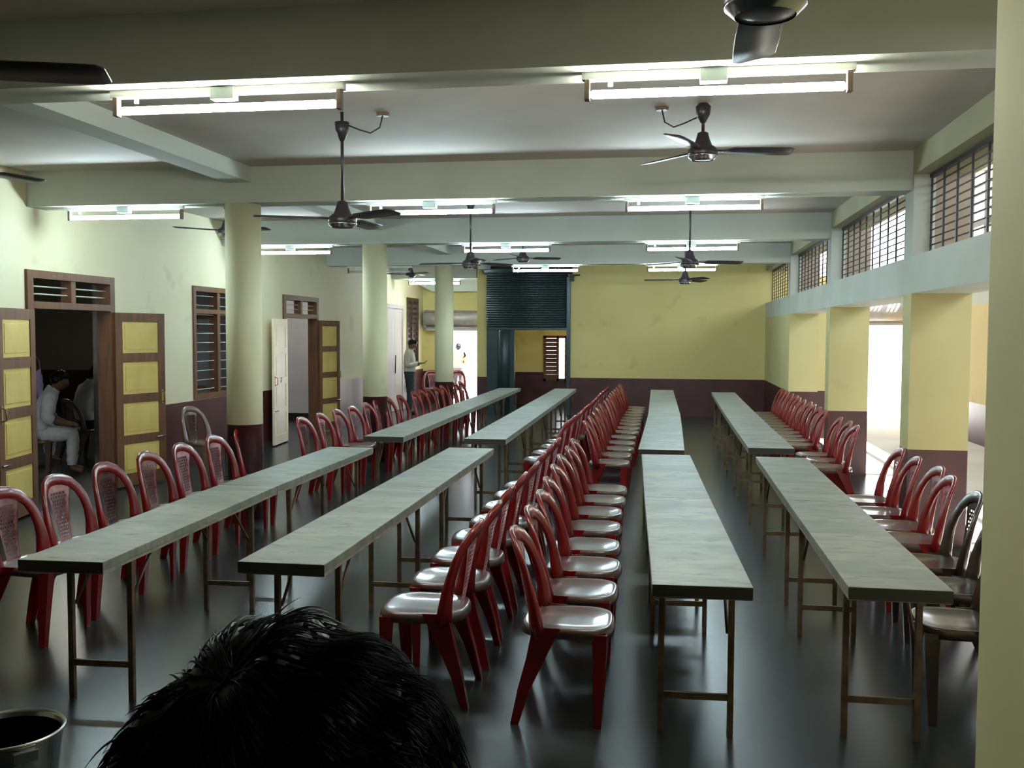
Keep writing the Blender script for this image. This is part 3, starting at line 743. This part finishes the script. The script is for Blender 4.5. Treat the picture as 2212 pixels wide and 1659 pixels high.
def hair_cap(c, yaw, nod, parent, s=1.0):
    bm = bmesh.new(); vs = list(bmesh.ops.create_uvsphere(bm, u_segments=48, v_segments=40, radius=1.0)['verts'])
    R = Matrix.Rotation(yaw, 4, 'Z') @ Matrix.Rotation(nod, 4, 'Y')
    xs = (-1.01, -.3, .1, .45, 1.01); zs = (-.62, -.42, .0, .34, .46)
    def line(x):
        for i in range(4):
            if xs[i] <= x <= xs[i + 1]: return zs[i] + (zs[i + 1] - zs[i]) * (x - xs[i]) / (xs[i + 1] - xs[i])
    kill = []
    for v in vs:
        x, y, z = v.co; h = z - line(x)
        if h < -.09: kill.append(v); continue
        th = .014 * max(-.25, min(1, h * 4)) + .004 * max(0, min(1, h * 3)) * math.sin(11 * x + 7 * y + 5 * z)
        p = head_pt(x, y, z); p += p.normalized() * th
        v.co = Vector(c) + (R @ p) * s
    bmesh.ops.delete(bm, geom=kill, context='VERTS')
    m = MB(); m.bm.free(); m.bm = bm
    o = m.build('hair', 'hair', parent)
    for p in o.data.polygons: p.use_smooth = True
    return o
def seg_dist(p, a, b, r):
    a, b = Vector(a), Vector(b); d = b - a; u = max(0, min(1, (p - a).dot(d) / max(1e-9, d.length_squared)))
    return (p - (a + d * u)).length / r, u
def cloth(name, body, bones, keep, off, mat, parent, cuts=()):
    """garment that follows the body: its surface pushed outwards where keep(bone, u, p) holds"""
    bm = bmesh.new(); bm.from_mesh(body.data)
    for p0, n0 in cuts:
        bmesh.ops.bisect_plane(bm, geom=bm.verts[:] + bm.edges[:] + bm.faces[:], dist=1e-5, plane_co=Vector(p0), plane_no=Vector(n0).normalized())
    bm.normal_update(); kill = []
    for v in bm.verts:
        best = min(((*seg_dist(v.co, a, b, r), k) for k, a, b, r in bones), key=lambda q: q[0])
        if not keep(best[2], best[1], v.co): kill.append(v)
    nor = {v: v.normal.copy() for v in bm.verts}
    for v in bm.verts: v.co += nor[v] * (off + .003 * math.sin(v.co.z * 60 + v.co.y * 25))
    bmesh.ops.delete(bm, geom=kill, context='VERTS')
    for f in bm.faces: f.smooth = True
    me = bpy.data.meshes.new(name); bm.to_mesh(me); bm.free(); me.materials.clear(); me.materials.append(M[mat])
    o = bpy.data.objects.new(name, me); COL.objects.link(o); o.parent = parent
    md = o.modifiers.new('thickness', 'SOLIDIFY'); md.thickness = .004; md.offset = -1
    return o
V = lambda *a: tuple(a)
def hand_chains(wrist, d, up, s=1.0):
    """palm, four unequal curled fingers and a thumb leaving the side of the palm"""
    wv, d, up = Vector(wrist), Vector(d).normalized(), Vector(up).normalized(); side = d.cross(up)
    palm = wv + d * .05 * s; out = [[(tuple(wv), .022 * s), (tuple(palm), (.034 * s, .015 * s))]]
    for i, ln in enumerate((.070, .080, .075, .058)):
        b = palm + d * .035 * s + side * (.027 - .018 * i) * s
        out.append([(tuple(palm), (.034 * s, .015 * s)), (tuple(b), .0095 * s), (tuple(b + d * ln * .5 * s - up * .008 * s), .0085 * s), (tuple(b + d * ln * .85 * s - up * .026 * s), .007 * s)])
    tb = wv + d * .025 * s + side * .03 * s
    out.append([(tuple(wv), .022 * s), (tuple(tb), .012 * s), (tuple(tb + d * .03 * s + side * .018 * s), .010 * s), (tuple(tb + d * .055 * s + side * .018 * s - up * .008), .008 * s)])
    return out
def d_of(pose, sd): return (1, -sd * .35, .15) if pose == 'phone' else (.1, -sd, 0)
def standing(name, loc, rz, label, H=1.62, shirt='cloth_cream', trouser='trouser', pose='phone', nod=.55, look=0.0):
    t = thing(name, label, 'person', loc, rz)
    s = H / 1.70
    def P(x, y, z): return (x * s, y * s, z * s)
    pel, spine, chest, neck = P(0, 0, .92), P(.0, 0, 1.12), P(-.015, 0, 1.32), P(-.005, 0, 1.46)
    hb = P(.02, 0, 1.53)
    ch = [[(pel, (.155 * s, .115 * s)), (spine, (.145 * s, .105 * s)), (chest, (.165 * s, .115 * s)), (neck, .055 * s), (hb, .052 * s)]]
    arms = {}
    for sd in (1, -1):
        sh = P(-.01, sd * .17, 1.385)
        if pose == 'phone': el, wr, d = P(-.02 + .02 * sd, sd * .225, 1.10), P(.22, sd * .085, 1.155), (1, -sd * .35, .15)
        elif pose == 'folded': el, wr, d = P(.03, sd * .25, 1.12), P(.20, -sd * .02, 1.14), (.1, -sd, .0)
        else: el, wr, d = P(.0, sd * .23, 1.10), P(.05, sd * .24, .86), (.1, 0, -1)
        ch.append([(chest, (.165 * s, .115 * s)), (sh, .06 * s), (el, .044 * s), (wr, .026 * s)])
        if pose != 'down': ch += hand_chains(wr, d, (0, 0, 1), s)
        else: ch += hand_chains(wr, d, (0, sd, 0), s)
        arms[sd] = (sh, el, wr)
    legs = {}
    for sd in (1, -1):
        hp, kn, an = P(0, sd * .09, .84), P(.02, sd * .10 + sd * .012, .46), P(-.02, sd * .115, .07)
        toe = P(.12, sd * .13, .03)
        ch.append([(pel, (.155 * s, .115 * s)), (hp, .09 * s), (kn, .058 * s), (an, .036 * s), (toe, .028 * s)])
        legs[sd] = (hp, kn, an, toe)
    body = skin_mesh('body', ch, 'skin', t, 3)
    bones = [('torso', P(0, 0, .90), chest, .15), ('torso', chest, P(-.01, 0, 1.42), .10), ('neck', P(-.005, 0, 1.45), hb, .055)]
    for sd in (1, -1):
        sh, el, wr = arms[sd]; hp, kn, an, toe = legs[sd]
        hand = tuple(Vector(wr) + (Vector(wr) - Vector(el)).normalized() * .12) if pose == 'down' else tuple(Vector(wr) + Vector(d_of(pose, sd)).normalized() * .15)
        bones += [('upper', sh, el, .055), ('fore', el, wr, .035), ('hand', wr, hand, .035), ('leg', hp, kn, .08), ('shin', kn, an, .05), ('foot', an, toe, .035)]
    waist = .98 * s
    cloth('trousers', body, bones, lambda k, u, p: (k == 'torso' and p.z < waist + .0301) or k == 'leg' or (k == 'shin' and u < .97), .013 * s, trouser, t, [((0, 0, waist + .03), (0, 0, 1)), ((0, 0, .09 * s), (0, 0, 1))])
    acut = [(tuple(Vector(arms[sd][1]).lerp(Vector(arms[sd][2]), .86)), tuple(Vector(arms[sd][2]) - Vector(arms[sd][1]))) for sd in (1, -1)]
    cloth('shirt', body, bones, lambda k, u, p: (k == 'torso' and p.z > waist - .0101) or k == 'upper' or (k == 'fore' and u < .8601), .020 * s, shirt, t, [((0, 0, waist - .01), (0, 0, 1))] + acut)
    hc = P(.055 if nod > .2 else .03, 0, 1.595)
    merge_into(body, lambda bm: head_mesh(bm, hc, look, nod, s))
    hair_cap(hc, look, nod, t, s)
    for sd in (1, -1):
        skin_mesh('shoe', [[(P(-.05, sd * .115, .042), .045 * s), (P(.06, sd * .125, .038), .046 * s), (P(.17, sd * .135, .03), .034 * s)]], 'black', t)
    return t, s
t, s = standing('person', (-5.52, 20.35, 0), .10, 'person in a cream shirt and dark trousers standing, looking down at a phone', 1.61, 'cloth_cream', 'trouser', 'phone', .62)
ph = MB().box(-.07, .07, -.036, .036, -.004, .004, Matrix.Rotation(-.5, 3, 'Y')).build('mobile_phone', 'black'); ph.location = (-5.52 + .335 * s, 20.35 + .03, 1.175 * s + .005)
tag(ph, 'dark mobile phone held in the hands of the standing person in the cream shirt', 'phone')
standing('person', (-6.04, 27.6, -.16), PI / 2, 'person in a pale shirt and grey trousers seen from behind outside the bright doorway', 1.60, 'cloth_sun', 'trouser_grey', 'folded', .0)
standing('person', (-7.95, 10.9, 0), 2.4, 'person in a lilac shirt standing in the side room, half hidden by the door leaf', 1.68, 'cloth_lilac', 'trouser_grey', 'down', .1)

def seated(loc, rz, label, shirt, lower, lean=.18, stain=None):
    t = thing('person', label, 'person', loc, rz)
    def B(x, y, z):                                      # lean the upper body forward about the hips
        dz = z - .50; return (x + dz * math.sin(lean), y, .50 + dz * math.cos(lean))
    pel, sp_, chs, nk = (0, 0, .52), B(-.03, 0, .70), B(-.02, 0, .90), B(.0, 0, 1.06)
    hb = B(.03, 0, 1.12)
    ch = [[(pel, (.165, .12)), (sp_, (.145, .11)), (chs, (.165, .115)), (nk, .056), (hb, .052)]]
    sc = [[((0, 0, .50), (.175, .135)), (sp_, (.165, .13)), (chs, (.18, .13)), (B(0, 0, 1.03), .08)]]
    for sd in (1, -1):
        sh = B(0, sd * .17, .97); el = B(.06, sd * .24, .72); wr = (el[0] + .20, sd * .14, .62)
        ch.append([(chs, (.165, .115)), (sh, .06), (el, .044), (wr, .026)]); ch += hand_chains(wr, (1, -sd * .3, -.1), (0, 0, 1))
        sc.append([(chs, (.18, .13)), (sh, .078), (el, .062), (tuple(Vector(el).lerp(Vector(wr), .35)), .055)])
        kn, an, toe = (.42, sd * .11, .49), (.40, sd * .11, .08), (.53, sd * .13, .035)
        ch.append([(pel, (.165, .12)), ((.10, sd * .09, .50), .09), (kn, .062), (an, .036), (toe, .03)])
    b = skin_mesh('body', ch, 'skin', t, 3); hc = B(.04, 0, 1.19)
    bones = [('torso', (0, 0, .50), chs, .15), ('torso', chs, B(0, 0, 1.02), .10), ('neck', nk, hb, .055)]
    for sd in (1, -1):
        sh = B(0, sd * .17, .97); el = B(.06, sd * .24, .72); wr = (el[0] + .20, sd * .14, .62); kn, an, toe = (.42, sd * .11, .49), (.40, sd * .11, .08), (.53, sd * .13, .035)
        bones += [('upper', sh, el, .055), ('fore', el, wr, .035), ('hand', wr, (wr[0] + .15, wr[1] - sd * .045, wr[2] - .02), .035), ('leg', (.06, sd * .08, .50), kn, .08), ('shin', kn, an, .05), ('foot', an, toe, .035)]
    cloth('dhoti', b, bones, lambda k, u, p: (k == 'torso' and p.z < .6201) or k == 'leg' or (k == 'shin' and p.z > .1199), .022, lower, t, [((0, 0, .12), (0, 0, 1)), ((0, 0, .62), (0, 0, 1))])
    cloth('shirt', b, bones, lambda k, u, p: (k == 'torso' and p.z > .5599) or k == 'upper' or (k == 'fore' and u < .3), .030, shirt, t, [((0, 0, .56), (0, 0, 1))])
    merge_into(b, lambda bm: head_mesh(bm, hc, 0, .35)); hair_cap(hc, 0, .35, t)
    return t
seated((-7.62, 10.75, 0), .55, 'person in white seated in the side room, nearer the open door leaf', 'cloth_white', 'cloth_white', .35)
chair(-7.64, 10.73, .55, 'chair under the nearer seated person in white in the side room', 'chairs in the side room', 'b')
seated((-7.86, 12.1, 0), 1.15, 'person in a white and lilac shirt seated in the side room beside the white post', 'cloth_white', 'trouser_grey', .25)
chair(-7.86, 12.08, 1.15, 'chair under the farther seated person beside the white post', 'chairs in the side room', 'b')
seated((-8.45, 11.5, 0), .7, 'person in white seated in the side room, farther left behind the door leaf', 'cloth_white', 'cloth_white', .3)
chair(-8.47, 11.48, .7, 'chair under the seated person farther left in the side room', 'chairs in the side room', 'b')

# foreground person: the back of a head with short black hair
HC = Vector((-.198, .475, 1.476))
t = thing('person', 'person with short black hair seen from behind, head filling the bottom foreground', 'person', (HC.x, HC.y + .01, 0), PI / 2)
ch = [[((0, 0, .86), (.16, .12)), ((0, 0, 1.05), (.15, .11)), ((-.01, 0, 1.20), (.17, .12)), ((0, 0, 1.32), .058), ((.01, 0, 1.38), .055)]]
for sd in (1, -1):
    ch.append([((-.01, 0, 1.20), (.17, .12)), ((-.01, sd * .17, 1.24), .06), ((-.0, sd * .23, .98), .045), ((.06, sd * .23, .75), .027)])
    ch += hand_chains((.06, sd * .23, .75), (.1, 0, -1), (0, sd, 0))
    ch.append([((0, 0, .86), (.16, .12)), ((0, sd * .09, .78), .09), ((.01, sd * .11, .43), .058), ((-.02, sd * .11, .07), .036), ((.11, sd * .12, .03), .03)])
b = skin_mesh('body', ch, 'skin', t, 3)
bones = [('torso', (0, 0, .84), (-.01, 0, 1.20), .15), ('torso', (-.01, 0, 1.20), (0, 0, 1.28), .10), ('neck', (0, 0, 1.31), (.01, 0, 1.38), .055)]
for sd in (1, -1):
    bones += [('upper', (-.01, sd * .17, 1.24), (0, sd * .23, .98), .055), ('fore', (0, sd * .23, .98), (.06, sd * .23, .75), .035), ('hand', (.06, sd * .23, .75), (.07, sd * .23, .58), .04), ('leg', (0, sd * .09, .78), (.01, sd * .11, .43), .08), ('leg', (.01, sd * .11, .43), (-.02, sd * .11, .07), .05), ('foot', (-.02, sd * .11, .07), (.11, sd * .12, .03), .035)]
cloth('trousers', b, bones, lambda k, u, p: (k == 'torso' and p.z < .93) or (k == 'leg' and p.z > .07), .012, 'trouser', t, [((0, 0, .93), (0, 0, 1))])
cloth('shirt', b, bones, lambda k, u, p: (k == 'torso' and p.z > .8599) or (k == 'upper' and p.z > .9999), .020, 'dark_shirt', t, [((0, 0, .86), (0, 0, 1)), ((0, 0, 1.0), (0, 0, 1))])
merge_into(b, lambda bm: head_mesh(bm, (0, 0, 1.455), 0, .12, .95))
# hair: cap plus combed tufts grown over it
bm = bmesh.new(); vs = bmesh.ops.create_uvsphere(bm, u_segments=64, v_segments=48, radius=1.0)['verts']
cc = Vector((-.004, 0, 1.462))
def cap_r(d):
    x, y, z = d
    k = 1.0 + .035 * math.sin(7 * y + 3 * x) * math.sin(5 * x + 1) + .02 * math.sin(17 * y + 2) * max(0, z)
    return Vector((x * .112, y * .098, z * .130)) * k
kill = [v for v in vs if (v.co.z < .25 and v.co.x > .45) or (v.co.z < -.25 and v.co.x > -.2) or v.co.z < -.62]
for v in vs: v.co = cc + cap_r(v.co)
bmesh.ops.delete(bm, geom=kill, context='VERTS')
m = MB(); m.bm.free(); m.bm = bm; hair = m.build('hair', 'hair', t)
for p in hair.data.polygons: p.use_smooth = True
# strands as thin tapering ribbons merged into one mesh
rnd = random.Random(11); vsx, fsx = [], []
crown = Vector((-.35, .15, .92)).normalized()
for i in range(5200):
    z = rnd.uniform(-.45, 1.0); a = rnd.uniform(0, 2 * PI); r = math.sqrt(max(0, 1 - z * z)); d = Vector((r * math.cos(a), r * math.sin(a), z))
    if (d.z < .3 and d.x > .4) or (d.z < -.2 and d.x > -.15): continue
    flow = (d - crown * d.dot(crown))
    if flow.length < .05: flow = Vector((rnd.uniform(-1, 1), rnd.uniform(-1, 1), 0))
    flow.normalize(); flow = (flow + Vector((.0, -.35, 0)) + Vector((rnd.gauss(0, .22), rnd.gauss(0, .22), rnd.gauss(0, .15)))).normalized()
    flow = (flow - d * flow.dot(d)).normalized()
    ln = rnd.uniform(.18, .32); lift = rnd.uniform(.01, .06) if rnd.random() < .985 else rnd.uniform(.06, .12)
    w0 = rnd.uniform(.0006, .0011); side = d.cross(flow).normalized(); base = len(vsx); K = 5
    for k in range(K + 1):
        u = k / K; dd = (d + flow * ln * u).normalized(); p = cc + cap_r(dd) * (1 + lift * (u ** .7) * .9)
        ww = w0 * (1 - u * .85)
        vsx += [p - side * ww, p + side * ww, p + d * ww * 1.4]
        if k:
            q = base + 3 * (k - 1)
            for e1, e2 in ((0, 1), (1, 2), (2, 0)): fsx.append((q + e1, q + e2, q + 3 + e2, q + 3 + e1))
me = bpy.data.meshes.new('hair_strands'); me.from_pydata([tuple(v) for v in vsx], [], fsx); me.materials.append(M['hair'])
for p in me.polygons: p.use_smooth = True
o = bpy.data.objects.new('hair_strands', me); COL.objects.link(o); o.parent = hair; o['kind'] = 'stuff'

# ------------------------------------------------------------------ steel bucket at the lower left
t = thing('steel_bucket', 'large round stainless steel vessel on the floor at the bottom left corner', 'bucket', (-2.25, 2.99, 0))
MB().lathe([(.0, .352), (.168, .352)], 48).build('dark_inner_disc', 'black', t)  # black disc closing the vessel just below its rim
MB().lathe([(.13, 0), (.135, .004), (.178, .36), (.187, .366), (.187, .374), (.180, .376), (.172, .366), (.128, .012), (.0, .010)], 56).build('vessel_body', 'steel', t)
a0 = math.radians(-38)
R = Matrix.Rotation(a0, 3, 'Z')
MB().box(.176, .204, -.040, .040, .318, .356, R).build('handle_lug', 'steel', t, .003)
hp = [Vector((.19 * math.cos(a), .19 * math.sin(a), .32)) for a in (a0, )]
arc = []
for i in range(25):
    u = PI * i / 24; arc.append(Vector((.19 * math.cos(u), -.19 * math.sin(u) * .97, .322 - .10 * math.sin(u))))
rot = Matrix.Rotation(a0, 3, 'Z'); MB().tube([rot @ p for p in arc], .005, 8).build('bail_handle', 'steel', t)
